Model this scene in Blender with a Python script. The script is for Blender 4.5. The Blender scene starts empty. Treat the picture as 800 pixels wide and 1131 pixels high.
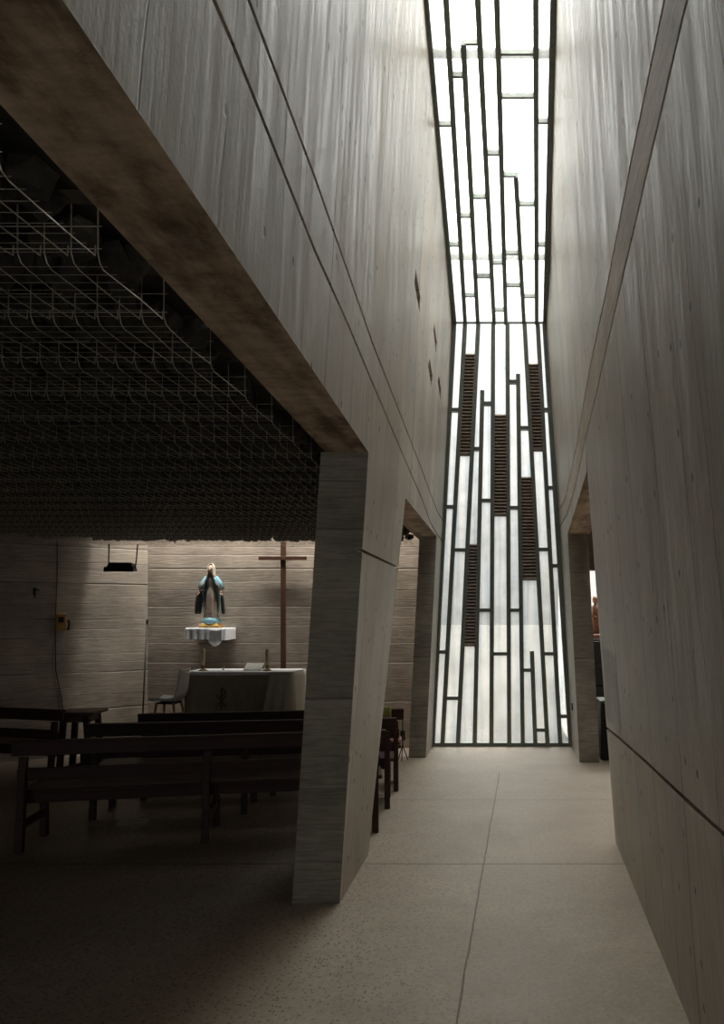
import bpy, bmesh, math, random
from mathutils import Vector, Matrix, noise
random.seed(7)
S = bpy.context.scene
COL = S.collection
PI = math.pi
F, CX, CY, EYE = 800.0, 560.0, 682.0, 1.8      # lens in pixels of the 800x1131 frame, principal point, eye height

# ------------------------------------------------------------------ camera, world, exposure
cam = bpy.data.cameras.new('camera'); co = bpy.data.objects.new('camera', cam); COL.objects.link(co)
co.location = (0, 0, EYE); co.rotation_euler = (PI/2, 0, 0)
cam.sensor_fit = 'HORIZONTAL'; cam.sensor_width = 36; cam.lens = 36*F/800
cam.shift_x = (400-CX)/800; cam.shift_y = (CY-565.5)/800
cam.clip_start = 0.05; cam.clip_end = 200
S.camera = co
S.view_settings.view_transform = 'Standard'; S.view_settings.look = 'None'
S.view_settings.exposure = -0.64; S.view_settings.gamma = 1.0
try: S.view_settings.use_curve_mapping = False
except Exception: pass
S.cycles.max_bounces = 9; S.cycles.diffuse_bounces = 6; S.cycles.glossy_bounces = 3
S.cycles.transparent_max_bounces = 16; S.cycles.sample_clamp_indirect = 6
S.cycles.caustics_reflective = False; S.cycles.caustics_refractive = False

w = bpy.data.worlds.new('overcast_sky'); S.world = w; w.use_nodes = True
nt = w.node_tree; nt.nodes.clear()
tc = nt.nodes.new('ShaderNodeTexCoord'); sp = nt.nodes.new('ShaderNodeSeparateXYZ')
rp = nt.nodes.new('ShaderNodeValToRGB'); bg = nt.nodes.new('ShaderNodeBackground'); ou = nt.nodes.new('ShaderNodeOutputWorld')
nt.links.new(tc.outputs['Generated'], sp.inputs[0]); nt.links.new(sp.outputs['Z'], rp.inputs[0])
e = rp.color_ramp.elements
e[0].position = 0.0; e[0].color = (.042, .041, .039, 1)
e[1].position = 1.0; e[1].color = (1.95, 1.87, 1.72, 1)
m_ = rp.color_ramp.elements.new(0.12); m_.color = (.058, .058, .057, 1)
m_ = rp.color_ramp.elements.new(0.36); m_.color = (.16, .16, .157, 1)
m_ = rp.color_ramp.elements.new(0.6); m_.color = (.75, .745, .73, 1)
bk = nt.nodes.new('ShaderNodeMapRange'); bk.inputs[1].default_value = .25; bk.inputs[2].default_value = -.8     # sun behind thin cloud on the entrance side
nt.links.new(sp.outputs['Y'], bk.inputs[0])
mx = nt.nodes.new('ShaderNodeMix'); mx.data_type = 'RGBA'; mx.inputs[7].default_value = (.115, .115, .112, 1)
nt.links.new(bk.outputs[0], mx.inputs[0]); nt.links.new(rp.outputs[0], mx.inputs[6])
bg.inputs['Strength'].default_value = 17.0
nt.links.new(mx.outputs[2], bg.inputs[0]); nt.links.new(bg.outputs[0], ou.inputs[0])

def portal(name, loc, rot, sx, sy):            # tells Cycles where the sky reaches the room; gives no light of its own
    l = bpy.data.lights.new(name, 'AREA'); l.shape = 'RECTANGLE'; l.size = sx; l.size_y = sy
    l.cycles.is_portal = True
    o = bpy.data.objects.new(name, l); COL.objects.link(o); o.location = loc; o.rotation_euler = rot
    return o
portal('window_portal', (-.06, 10.32, 3.0), (-PI/2, 0, 0), 2.1, 6.2)
SLOPE = .36
portal('skylight_portal', (-.08, 6.4, 7.56+.2), (-math.atan(SLOPE), 0, 0), 1.9, 8.4)
portal('slot_portal', (-3.2, 9.83, 3.84), (0, 0, 0), 3.9, .36)
sl = bpy.data.lights.new('slot_fill_lamp', 'AREA'); sl.shape = 'RECTANGLE'; sl.size = 3.9; sl.size_y = .05; sl.energy = 66; sl.color = (1, .95, .87); sl.spread = math.radians(120)
so = bpy.data.objects.new('slot_fill_lamp', sl); COL.objects.link(so); so.location = (-3.25, 9.68, 3.72)     # added strip lamp in the roof slot, stands in for daylight on the altar wall
portal('door_portal', (-.1, -2.9, 1.3), (PI/2, 0, 0), 1.5, 2.5)
portal('chapel_door_portal', (-4.4, -2.9, 1.3), (PI/2, 0, 0), 1.8, 2.3)

# ------------------------------------------------------------------ helpers
def px(x, y, Y):                               # photo pixel at depth Y -> world point
    return Vector(((x-CX)/F*Y, Y, EYE+(CY-y)/F*Y))
class MB:
    def __init__(s): s.v = []; s.f = []; s.m = []
    def add(s, vs, fs, mi=0):
        b = len(s.v); s.v += [tuple(v) for v in vs]; s.f += [tuple(b+i for i in f) for f in fs]; s.m += [mi]*len(fs); return s
    def box(s, c, d, R=None, mi=0):            # centre, full size
        hx, hy, hz = d[0]/2, d[1]/2, d[2]/2
        P = [Vector((sx*hx, sy*hy, sz*hz)) for sz in (-1, 1) for sy in (-1, 1) for sx in (-1, 1)]
        if R is not None: P = [R @ p for p in P]
        P = [p+Vector(c) for p in P]
        return s.add(P, [(0,2,3,1),(4,5,7,6),(0,1,5,4),(1,3,7,5),(3,2,6,7),(2,0,4,6)], mi)
    def hexa(s, P, mi=0):                      # 8 points: bottom 4 ccw, top 4 ccw
        return s.add(P, [(3,2,1,0),(4,5,6,7),(0,1,5,4),(1,2,6,5),(2,3,7,6),(3,0,4,7)], mi)
    def beam(s, a, b, wd, dp, up=(0,1,0), mi=0):   # bar from a to b, wd across, dp along 'up'
        a = Vector(a); b = Vector(b); d = (b-a).normalized(); n = Vector(up); n = (n-d*n.dot(d)).normalized(); t = d.cross(n)
        P = []
        for p in (a, b):
            P += [p-t*wd/2-n*dp/2, p+t*wd/2-n*dp/2, p+t*wd/2+n*dp/2, p-t*wd/2+n*dp/2]
        return s.hexa(P, mi)
    def tube(s, pts, r, n=8, mi=0, cap=True):
        pts = [Vector(p) for p in pts]; rs = r if isinstance(r, (list, tuple)) else [r]*len(pts)
        ref = Vector((0.31, 0.17, 0.93)); P = []
        for i, p in enumerate(pts):
            d = (pts[min(i+1, len(pts)-1)]-pts[max(i-1, 0)]).normalized()
            u = d.cross(ref)
            if u.length < 1e-3: u = d.cross(Vector((1, 0, 0)))
            u.normalize(); v = d.cross(u)
            for k in range(n):
                a = 2*PI*k/n; P.append(p+(u*math.cos(a)+v*math.sin(a))*rs[i])
        fs = [(i*n+k, i*n+(k+1) % n, (i+1)*n+(k+1) % n, (i+1)*n+k) for i in range(len(pts)-1) for k in range(n)]
        if cap: fs += [tuple(range(n))[::-1], tuple(range((len(pts)-1)*n, len(pts)*n))]
        return s.add(P, fs, mi)
    def rings(s, R, mi=0, cap=True):           # list of equal rings of points
        n = len(R[0]); P = [p for r in R for p in r]
        fs = [(i*n+k, i*n+(k+1) % n, (i+1)*n+(k+1) % n, (i+1)*n+k) for i in range(len(R)-1) for k in range(n)]
        if cap: fs += [tuple(range(n))[::-1], tuple(range((len(R)-1)*n, len(R)*n))]
        return s.add(P, fs, mi)
    def lathe(s, prof, c=(0,0,0), n=20, mi=0):
        R = [[(c[0]+r*math.cos(2*PI*k/n), c[1]+r*math.sin(2*PI*k/n), c[2]+z) for k in range(n)] for r, z in prof]
        return s.rings(R, mi)
    def build(s, name, mats, parent=None, smooth=False, bevel=0, kind=None):
        me = bpy.data.meshes.new(name); me.from_pydata(s.v, [], s.f)
        mats = mats if isinstance(mats, (list, tuple)) else [mats]
        for m in mats: me.materials.append(m)
        for p, mi in zip(me.polygons, s.m): p.material_index = mi; p.use_smooth = smooth
        bm = bmesh.new(); bm.from_mesh(me)
        bmesh.ops.recalc_face_normals(bm, faces=bm.faces)
        if bevel:
            es = [x for x in bm.edges if len(x.link_faces) == 2 and x.calc_face_angle(0) > .6]
            bmesh.ops.bevel(bm, geom=es, offset=bevel, segments=1, affect='EDGES', clamp_overlap=True)
        bm.to_mesh(me); bm.free()
        o = bpy.data.objects.new(name, me); COL.objects.link(o); o.parent = parent
        if kind: o['kind'] = kind
        return o
def empty(name, loc=(0,0,0), rz=0, label=None, cat=None, group=None, kind=None, parent=None):
    o = bpy.data.objects.new(name, None); COL.objects.link(o); o.location = loc; o.rotation_euler = (0, 0, rz)
    o.empty_display_size = .1; o.parent = parent
    return tag(o, label, cat, group, kind)
def tag(o, label=None, cat=None, group=None, kind=None):
    if label: o['label'] = label
    if cat: o['category'] = cat
    if group: o['group'] = group
    if kind: o['kind'] = kind
    return o
def copy_tree(o, parent=None):
    c = o.copy(); COL.objects.link(c)
    if parent is not None: c.parent = parent
    for ch in [x for x in bpy.data.objects if x.parent == o]: copy_tree(ch, c)
    return c

# ------------------------------------------------------------------ materials
class N:
    def __init__(s, name):
        s.mat = bpy.data.materials.new(name); s.mat.use_nodes = True; s.t = s.mat.node_tree; s.t.nodes.clear()
        s.out = s.t.nodes.new('ShaderNodeOutputMaterial')
    def new(s, ty, ins=None, **kw):
        n = s.t.nodes.new(ty)
        for k, v in kw.items(): setattr(n, k, v)
        for k, v in (ins or {}).items():
            if isinstance(v, bpy.types.NodeSocket): s.t.links.new(v, n.inputs[k])
            else: n.inputs[k].default_value = v
        return n
    def math(s, op, a, b=0.0, c=None):
        i = {0: a, 1: b}
        if c is not None: i[2] = c
        return s.new('ShaderNodeMath', i, operation=op).outputs[0]
    def coord(s): 
        t = s.new('ShaderNodeTexCoord'); return t.outputs['Object']
    def noise(s, vec, scale, detail=4, rough=.55, sc=(1,1,1)):
        mp = s.new('ShaderNodeMapping', {'Vector': vec, 'Scale': sc})
        return s.new('ShaderNodeTexNoise', {'Vector': mp.outputs[0], 'Scale': scale, 'Detail': detail, 'Roughness': rough}).outputs['Fac']
    def ramp(s, fac, stops):
        r = s.new('ShaderNodeValToRGB', {0: fac}); el = r.color_ramp.elements
        while len(el) < len(stops): el.new(.5)
        for e_, (p, c) in zip(el, stops):
            e_.position = p; e_.color = (c, c, c, 1) if not isinstance(c, (tuple, list)) else (*c, 1)
        return r.outputs[0]
    def mul(s, a, b, fac=1.0):
        return s.new('ShaderNodeMix', {0: fac, 6: a, 7: b}, data_type='RGBA', blend_type='MULTIPLY').outputs[2]
    def mix(s, a, b, fac):
        return s.new('ShaderNodeMix', {0: fac, 6: a, 7: b}, data_type='RGBA').outputs[2]
    def bsdf(s, col, rough=.6, bump=None, bs=.3, bd=.01, spec=.5, metal=0, **kw):
        b = s.new('ShaderNodeBsdfPrincipled', {'Base Color': col if isinstance(col, bpy.types.NodeSocket) else (*col, 1), 'Roughness': rough, 'Metallic': metal, 'Specular IOR Level': spec})
        if bump is not None:
            bn = s.new('ShaderNodeBump', {'Height': bump, 'Strength': bs, 'Distance': bd}); s.t.links.new(bn.outputs[0], b.inputs['Normal'])
        for k, v in kw.items(): b.inputs[k].default_value = v
        s.t.links.new(b.outputs[0], s.out.inputs[0]); return s.mat

def simple(name, col, rough=.6, metal=0, var=.25, sc=20, bs=.15, stretch=(1,1,1), spec=.5, **kw):
    n = N(name); c = n.coord(); a = n.noise(c, sc, 5, .6, stretch)
    f = n.ramp(a, [(.3, 1-var), (.7, 1.0)])
    return n.bsdf(n.mul((*col, 1), f), rough, a, bs, .004, spec, metal, **kw)

def boards(n, s_, across, along_noise, w, var=.10, keep=.45):
    """board number along s_ -> (value multiplier, dark line mask, height)"""
    q = n.math('DIVIDE', s_, w)
    jit = n.math('ADD', q, n.math('MULTIPLY', n.math('SINE', n.math('MULTIPLY', q, 2.3)), .22))
    fl = n.math('FLOOR', jit); fr = n.math('SUBTRACT', jit, fl)
    wn = n.new('ShaderNodeTexWhiteNoise', {'W': fl}, noise_dimensions='1D').outputs['Value']
    val = n.math('MULTIPLY_ADD', wn, var*2, 1-var)
    d = n.math('MULTIPLY', n.math('MINIMUM', fr, n.math('SUBTRACT', 1.0, fr)), w)
    return val, wn, d

def patches(n, xyz, hole, flat_):
    # honeycombed patch of coarse pores beside the upper construction joint
    q = n.new('ShaderNodeTexVoronoi', {'Vector': flat_, 'Scale': 42.0}, feature='F1', voronoi_dimensions='2D')
    pk = n.math('GREATER_THAN', n.new('ShaderNodeSeparateColor', {0: q.outputs['Color']}).outputs[0], .45)
    Y = xyz.outputs['Y']; Z = xyz.outputs['Z']
    a = n.math('MULTIPLY', n.math('SUBTRACT', Y, HON[0]), 4.0); b = n.math('MULTIPLY', n.math('SUBTRACT', Z, HON[1]), 2.6)
    rr = n.math('ADD', n.math('POWER', n.math('ABSOLUTE', a), 2), n.math('POWER', n.math('ABSOLUTE', b), 2))
    rr = n.math('ADD', rr, n.math('MULTIPLY', n.noise(flat_, 6, 3), 1.0))
    return n.math('MAXIMUM', hole, n.math('MULTIPLY', n.math('MULTIPLY', n.ramp(q.outputs['Distance'], [(.2, 1.0), (.42, 0.0)]), pk), n.ramp(rr, [(.35, 1.0), (1.0, 0.0)])))
HON = (-50, -50)
def concrete_vertical(name, base, skew, stain=None):
    n = N(name); c = n.coord(); xyz = n.new('ShaderNodeSeparateXYZ', {0: c})
    s_ = n.math('ADD', xyz.outputs['Y'], n.math('MULTIPLY', xyz.outputs['Z'], skew))
    cv = n.new('ShaderNodeCombineXYZ', {0: xyz.outputs['X'], 1: s_, 2: xyz.outputs['Z']}).outputs[0]
    s_ = n.math('ADD', s_, n.math('MULTIPLY', n.math('SUBTRACT', n.noise(c, .35, 2), .5), .5))
    val, wn, d = boards(n, s_, None, None, .42, .12)
    wob = n.math('MULTIPLY', n.math('SUBTRACT', n.noise(cv, 1.5, 3), .5), .01)
    line = n.ramp(n.math('ADD', d, wob), [(.003, 1.0), (.008, 0.0)])
    line = n.math('MULTIPLY', line, n.math('GREATER_THAN', wn, .35))
    streak = n.noise(cv, 1.0, 6, .6, (14, 14, .7))
    streak2 = n.noise(cv, 1.0, 6, .65, (45, 45, 1.6))
    blot = n.noise(cv, .9, 4, .6)
    fine = n.noise(cv, 60, 3, .6)
    col = n.ramp(blot, [(.3, tuple(b*.78 for b in base)), (.7, tuple(min(1, b*1.2) for b in base))])
    warm = n.noise(cv, 1.0, 3, .5, (3, 3, .5))
    col = n.mix(col, n.mul(col, (1.08, .98, .86, 1)), n.ramp(warm, [(.5, 0.0), (.68, .8)]))
    col = n.mul(col, n.ramp(streak, [(.3, .82), (.48, 1.0), (.7, 1.2)]))
    col = n.mul(col, n.ramp(streak2, [(.3, .78), (.7, 1.16)]))
    col = n.mul(col, n.new('ShaderNodeCombineXYZ', {0: val, 1: val, 2: val}).outputs[0])
    flat_ = n.new('ShaderNodeCombineXYZ', {0: s_, 1: n.math('MULTIPLY', xyz.outputs['Z'], .75)}).outputs[0]
    vo = n.new('ShaderNodeTexVoronoi', {'Vector': flat_, 'Scale': 5.5}, feature='F1', voronoi_dimensions='2D')
    pick = n.math('GREATER_THAN', n.new('ShaderNodeSeparateColor', {0: vo.outputs['Color']}).outputs[0], .74)
    hole = n.math('MULTIPLY', n.ramp(vo.outputs['Distance'], [(.06, 1.0), (.085, 0.0)]), pick)
    hole = patches(n, xyz, hole, flat_)
    dark = n.math('MAXIMUM', n.math('MULTIPLY', line, .75), n.math('MULTIPLY', hole, .95))
    col = n.mix(col, (.05, .046, .04, 1), dark)
    h = n.math('ADD', n.math('MULTIPLY', streak2, .5), n.math('MULTIPLY', fine, .25))
    h = n.math('SUBTRACT', n.math('ADD', h, n.math('MULTIPLY', streak, .8)), n.math('MULTIPLY', dark, .35))
    rough = n.ramp(streak, [(.3, .30), (.7, .55)])
    if stain:
        (ya, yb), (ha, hb) = stain
        e_ = n.math('MULTIPLY', n.math('SUBTRACT', n.noise(cv, 5, 5, .7), .5), .16)
        fy = n.math('SUBTRACT', (yb-ya)/2, n.math('ABSOLUTE', n.math('SUBTRACT', xyz.outputs['Y'], (ya+yb)/2)))
        fz = n.math('SUBTRACT', (hb-ha)/2, n.math('ABSOLUTE', n.math('SUBTRACT', xyz.outputs['Z'], (ha+hb)/2)))
        mk = n.ramp(n.math('ADD', n.math('MINIMUM', fy, fz), e_), [(.0, 0.0), (.03, .8)])
        col = n.mix(col, (.22, .185, .15, 1), mk)
    return n.bsdf(col, rough, h, .30, .010, .5)

def concrete_horizontal(name, base, w=.17, contrast=.16, bs=.6, rough=.75, holes=True):
    n = N(name); c = n.coord(); xyz = n.new('ShaderNodeSeparateXYZ', {0: c})
    wob = n.math('MULTIPLY', n.math('SUBTRACT', n.noise(c, .8, 2, .5, (1, 1, .2)), .5), .03)
    s_ = n.math('ADD', xyz.outputs['Z'], wob)
    val, wn, d = boards(n, s_, None, None, w, contrast)
    line = n.ramp(d, [(.001, 1.0), (.006, 0.0)])
    seg = n.noise(c, 1.3, 3, .5, (1, 1, 6))
    line = n.math('MULTIPLY', line, n.ramp(seg, [(.38, .15), (.55, 1.0)]))
    lite = n.math('MULTIPLY', n.ramp(d, [(.009, 1.0), (.02, 0.0)]), n.math('GREATER_THAN', wn, .6))
    grain = n.noise(c, 1.0, 7, .65, (5, 5, 60))
    blot = n.noise(c, 1.6, 5, .6)
    col = n.ramp(blot, [(.3, tuple(b*.68 for b in base)), (.7, tuple(min(1, b*1.22) for b in base))])
    col = n.mul(col, n.ramp(grain, [(.3, .66), (.7, 1.2)]))
    col = n.mul(col, n.new('ShaderNodeCombineXYZ', {0: val, 1: val, 2: val}).outputs[0])
    col = n.mix(col, (.6, .56, .5, 1), n.math('MULTIPLY', lite, .22))
    col = n.mix(col, (.035, .03, .025, 1), n.math('MULTIPLY', line, .55))
    h = n.math('ADD', n.math('MULTIPLY', grain, .6), n.math('MULTIPLY', wn, .7))
    h = n.math('SUBTRACT', h, line)
    return n.bsdf(col, rough, h, bs, .014, .3)

def floor_mat():
    n = N('ground_concrete_floor'); c = n.coord(); xyz = n.new('ShaderNodeSeparateXYZ', {0: c}); X, Y = xyz.outputs['X'], xyz.outputs['Y']
    blot = n.noise(c, 1.4, 5, .6); fine = n.noise(c, 40, 4, .6); mid = n.noise(c, 7, 4, .6)
    col = n.ramp(blot, [(.3, (.34, .283, .222)), (.7, (.43, .362, .287))])
    col = n.mul(col, n.ramp(fine, [(.3, .85), (.7, 1.1)])); col = n.mul(col, n.ramp(mid, [(.3, .9), (.7, 1.08)]))
    vo = n.new('ShaderNodeTexVoronoi', {'Vector': c, 'Scale': 52.0, 'Randomness': 1.0}, feature='F1')
    sc = n.new('ShaderNodeSeparateColor', {0: vo.outputs['Color']})
    peb = n.math('MULTIPLY', n.ramp(vo.outputs['Distance'], [(.30, 1.0), (.42, 0.0)]), n.math('GREATER_THAN', sc.outputs[0], .45))
    zone = n.ramp(n.math('ADD', n.math('MULTIPLY', X, -.42), n.math('MULTIPLY', n.math('SUBTRACT', blot, .5), .5)), [(.05, .22), (.42, 1.0)])
    peb = n.math('MULTIPLY', peb, zone)
    col = n.mix(col, n.ramp(sc.outputs[1], [(.1, (.05, .045, .04)), (.6, (.12, .105, .09)), (1, (.3, .27, .23))]), n.math('MULTIPLY', peb, .75))
    wob = n.math('MULTIPLY', n.math('SUBTRACT', n.noise(c, 2.5, 4, .6), .5), .022)
    xl = n.math('ADD', n.math('SUBTRACT', n.math('ADD', X, .315), n.math('MULTIPLY', Y, .0275)), wob)
    dl = n.math('ABSOLUTE', xl); l1 = n.ramp(dl, [(.002, 1.0), (.006, 0.0)])
    l1 = n.math('MULTIPLY', l1, n.math('LESS_THAN', Y, 8.4))
    dy = n.math('ABSOLUTE', n.math('SUBTRACT', n.math('ADD', Y, n.math('MULTIPLY', wob, .5)), 5.29)); l2 = n.ramp(dy, [(.004, 1.0), (.012, 0.0)])
    dz = n.math('ABSOLUTE', n.math('SUBTRACT', Y, 7.15)); l3 = n.math('MULTIPLY', n.ramp(dz, [(.004, 1.0), (.02, 0.0)]), .35)
    ln = n.math('MAXIMUM', n.math('MAXIMUM', l1, l2), l3)
    col = n.mix(col, (.06, .05, .042, 1), n.math('MULTIPLY', ln, .8))
    h = n.math('SUBTRACT', n.math('ADD', n.math('MULTIPLY', fine, .3), n.math('MULTIPLY', peb, -.5)), ln)
    return n.bsdf(col, n.ramp(mid, [(.3, .38), (.7, .6)]), h, .35, .006, .45)

def glass_mat():
    n = N('frosted_channel_glass'); c = n.coord()
    a = n.noise(c, 1.0, 4, .5, (16, 16, .5)); b = n.noise(c, 2.2, 4, .6)
    t = n.mul(n.ramp(a, [(.3, (.80, .84, .86)), (.55, (.95, .96, .95)), (.8, (.99, .98, .95))]), n.ramp(b, [(.3, .88), (.6, 1.0)]))
    tr = n.new('ShaderNodeBsdfTransparent', {0: t}); tl = n.new('ShaderNodeBsdfTranslucent', {0: t})
    gl = n.new('ShaderNodeBsdfGlossy', {'Roughness': .25, 0: (.9, .95, .95, 1)})
    m1 = n.new('ShaderNodeMixShader', {0: .08, 1: tr.outputs[0], 2: tl.outputs[0]})
    m2 = n.new('ShaderNodeMixShader', {0: .05, 1: m1.outputs[0], 2: gl.outputs[0]})
    n.t.links.new(m2.outputs[0], n.out.inputs[0]); return n.mat

def wood_mat(name, base, rough=.4, axis=(3, 40, 40), var=.5):
    n = N(name); c = n.coord(); g = n.noise(c, 1.0, 7, .6, axis); b = n.noise(c, 3, 4, .6)
    col = n.mul(n.ramp(g, [(.3, tuple(x*(1-var) for x in base)), (.7, tuple(min(1, x*1.25) for x in base))]), n.ramp(b, [(.3, .8), (.7, 1.1)]))
    return n.bsdf(col, rough, g, .2, .003, .45)

M = {}
HON = (2.32, 3.98)
M['wall_l'] = concrete_vertical('smooth_board_marked_concrete', (.49, .44, .37), -.10)
HON = (-50, -50)
M['wall_r'] = concrete_vertical('smooth_grey_concrete', (.46, .42, .36), -.06, ((4.85, 5.72), (.98, 1.58)))
M['strip'] = concrete_horizontal('warm_joint_band', (.54, .47, .39), .6, .04, .3, .55)
M['pier'] = concrete_horizontal('pillar_concrete', (.40, .375, .33), .33, .08, .3, .7)
M['boards'] = concrete_horizontal('rough_board_marked_concrete', (.42, .355, .295), .165, .14, .8, .8)
M['boards_l'] = concrete_horizontal('pale_board_marked_concrete', (.50, .43, .36), .15, .07, .5, .8)
n = N('brown_soffit_concrete'); c_ = n.coord()
a_ = n.noise(c_, 2.2, 9, .68, (2.2, 1, 1)); b_ = n.noise(c_, 9, 6, .7, (.6, 1.6, 1)); d_ = n.noise(c_, 1, 3, .5, (9, .25, 1))
k_ = n.mul(n.ramp(a_, [(.36, (.20, .145, .10)), (.5, (.50, .385, .28)), (.68, (.66, .54, .42))]), n.ramp(b_, [(.34, .72), (.55, 1.05)]))
M['soffit'] = n.bsdf(n.mul(k_, n.ramp(d_, [(.38, .72), (.56, 1.08)])), .85, b_, .5, .012, .25)
M['floor'] = floor_mat()
M['glass'] = glass_mat()
M['steel'] = simple('dark_painted_steel', (.20, .225, .205), .45, .3, .3, 30)
M['louvre'] = simple('brown_metal_louvre', (.24, .18, .145), .5, .2, .35, 25)
M['pew'] = wood_mat('dark_stained_pew_wood', (.05, .016, .011), .55)
M['pewlt'] = wood_mat('red_brown_pew_wood', (.10, .034, .022), .4)
M['rock'] = simple('black_lava_stone', (.060, .053, .046), .9, 0, .6, 25, .8)
M['wire'] = simple('galvanised_wire', (.60, .56, .48), .4, .6, .3, 30)
M['dark'] = simple('black_paint', (.012, .012, .012), .6)
M['blackslab'] = simple('blackened_slab', (.012, .011, .010), .9, 0, .5, 5)
M['cross'] = wood_mat('cross_wood', (.11, .045, .025), .55, (40, 40, 3))
M['oak'] = wood_mat('pale_beech', (.50, .33, .18), .5, (30, 30, 3), .25)
M['tablewood'] = wood_mat('worn_table_wood', (.16, .11, .08), .5)
M['carved'] = wood_mat('carved_brown_wood', (.20, .085, .04), .4, (20, 20, 4), .5)
M['white'] = simple('white_plastic', (.85, .87, .90), .35, 0, .05, 10, .02)
M['linen'] = simple('white_linen', (.84, .85, .88), .9, 0, .15, 60, .3)
M['lace'] = simple('lit_ivory_lace', (.62, .60, .54), .9, 0, .35, 90, .5)
M['altarcloth'] = simple('shaded_altar_cloth', (.40, .35, .27), .85, 0, .35, 12, .3, (6, 6, .6))  # beige cloth made browner: the shade on the altar front is in the colour
M['embroid'] = simple('dark_embroidery', (.13, .11, .085), .8)
M['gold'] = simple('gilded_plaster', (.60, .36, .09), .35, .3, .25, 20)
M['brass'] = simple('aged_brass', (.30, .20, .09), .35, .8, .3, 20)
M['wax'] = simple('candle_wax', (.45, .33, .20), .5, 0, .1, 20)
M['skin'] = simple('painted_skin', (.50, .32, .24), .5, 0, .15, 20)
M['gown'] = simple('painted_cream_gown', (.52, .42, .34), .55, 0, .5, 9, .3, (8, 8, .8))
M['blue'] = simple('painted_blue_mantle', (.22, .48, .58), .5, 0, .3, 14, .2)
M['veil'] = simple('painted_pale_veil', (.62, .57, .48), .5, 0, .2, 14)
M['lining'] = simple('shaded_lining_and_eyes', (.035, .04, .035), .6, 0, .3, 14)  # near-black: shade inside the mantle put into the colour; eyes share it
M['yellow'] = simple('yellow_wall_box', (.42, .24, .06), .45, 0, .25, 20)
M['green'] = simple('yellow_green_cloth', (.34, .36, .09), .85, 0, .4, 30, .4)
M['pink'] = simple('pink_patterned_cushion', (.55, .30, .26), .85, 0, .45, 35, .3)
M['paper_or_patch'] = simple('white_paper_and_patch', (.75, .74, .70), .8, 0, .05, 10)
M['plaster'] = simple('white_plaster', (.80, .78, .74), .8, 0, .08, 5)
M['gravel'] = simple('pale_gravel', (.054, .050, .043), .9, 0, .15, 3)
M['charcoal'] = simple('charcoal_metal', (.03, .032, .034), .45, .3, .3, 20)

# ------------------------------------------------------------------ shaft walls: both lean inwards, ruled surfaces
def lerp(tab, t):
    if t <= tab[0][0]: return tab[0][1]
    for (a, va), (b, vb) in zip(tab, tab[1:]):
        if t <= b: return va+(vb-va)*(t-a)/(b-a)
    return tab[-1][1]
LF = [(1.22, -.93), (4.56, -1.053), (10.1, -1.04)]; LA = [(1.22, .064), (4.56, .064), (10.1, .047)]; LB = [(1.2, .03), (4.56, .03), (6.4, .035), (10.1, .047)]
RF = [(0, .745), (3.2, .81), (5.8, .872), (9.0, .905), (10.1, .91)]; RA = [(0, .07), (5.8, .079), (9.0, .052), (10.1, .055)]; RB = [(0, .052), (6.4, .052), (10.1, .068)]
HB = 2.84
def XL(Y, h): return lerp(LF, Y)+lerp(LA, Y)*min(h, HB)+lerp(LB, Y)*max(0, h-HB)
def XR(Y, h): return lerp(RF, Y)-lerp(RA, Y)*min(h, HB)-lerp(RB, Y)*max(0, h-HB)
DW = 10.13                                       # depth of the window wall
def sky_h(Y): return 5.93+(DW-Y)*SLOPE
def hit(x, y, fn, sgn):                          # where the sight line through a photo pixel meets a wall
    g = lambda Y: ((x-CX)/F*Y-fn(Y, EYE+(CY-y)/F*Y))*sgn
    lo, hi = .3, 14.0
    for _ in range(60):
        mid = (lo+hi)/2
        if g(mid) > 0: hi = mid
        else: lo = mid
    return lo, EYE+(CY-y)/F*lo
def joint(pts, fn, sgn):
    q = sorted(hit(x, y, fn, sgn) for x, y in pts)
    q = [p for p in q if p[0] < 12.5]
    (a, ha), (b, hb) = q[0], q[min(3, len(q)-1)]
    return lambda Y: lerp(q, Y)
G1 = joint([(237,0),(270,79),(305,168),(357,300),(377,340),(414,427),(443,498),(464,545),(478,584)], XL, -1)
G2 = joint([(275,0),(305,75),(331,147),(384,300),(399,340),(439,449),(464,513),(482,563)], XL, -1)
R1 = joint([(759,0),(747,50),(732,110),(710,212),(694,280),(675,362),(660,430),(645,495),(632,552)], XR, 1)
R2 = joint([(732,0),(722,50),(707,130),(687,230),(679,280),(657,380),(637,495),(624,552)], XR, 1)
R0 = joint([(670,804),(685,816),(720,847),(752,878),(780,901),(800,920)], XR, 1)

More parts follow.
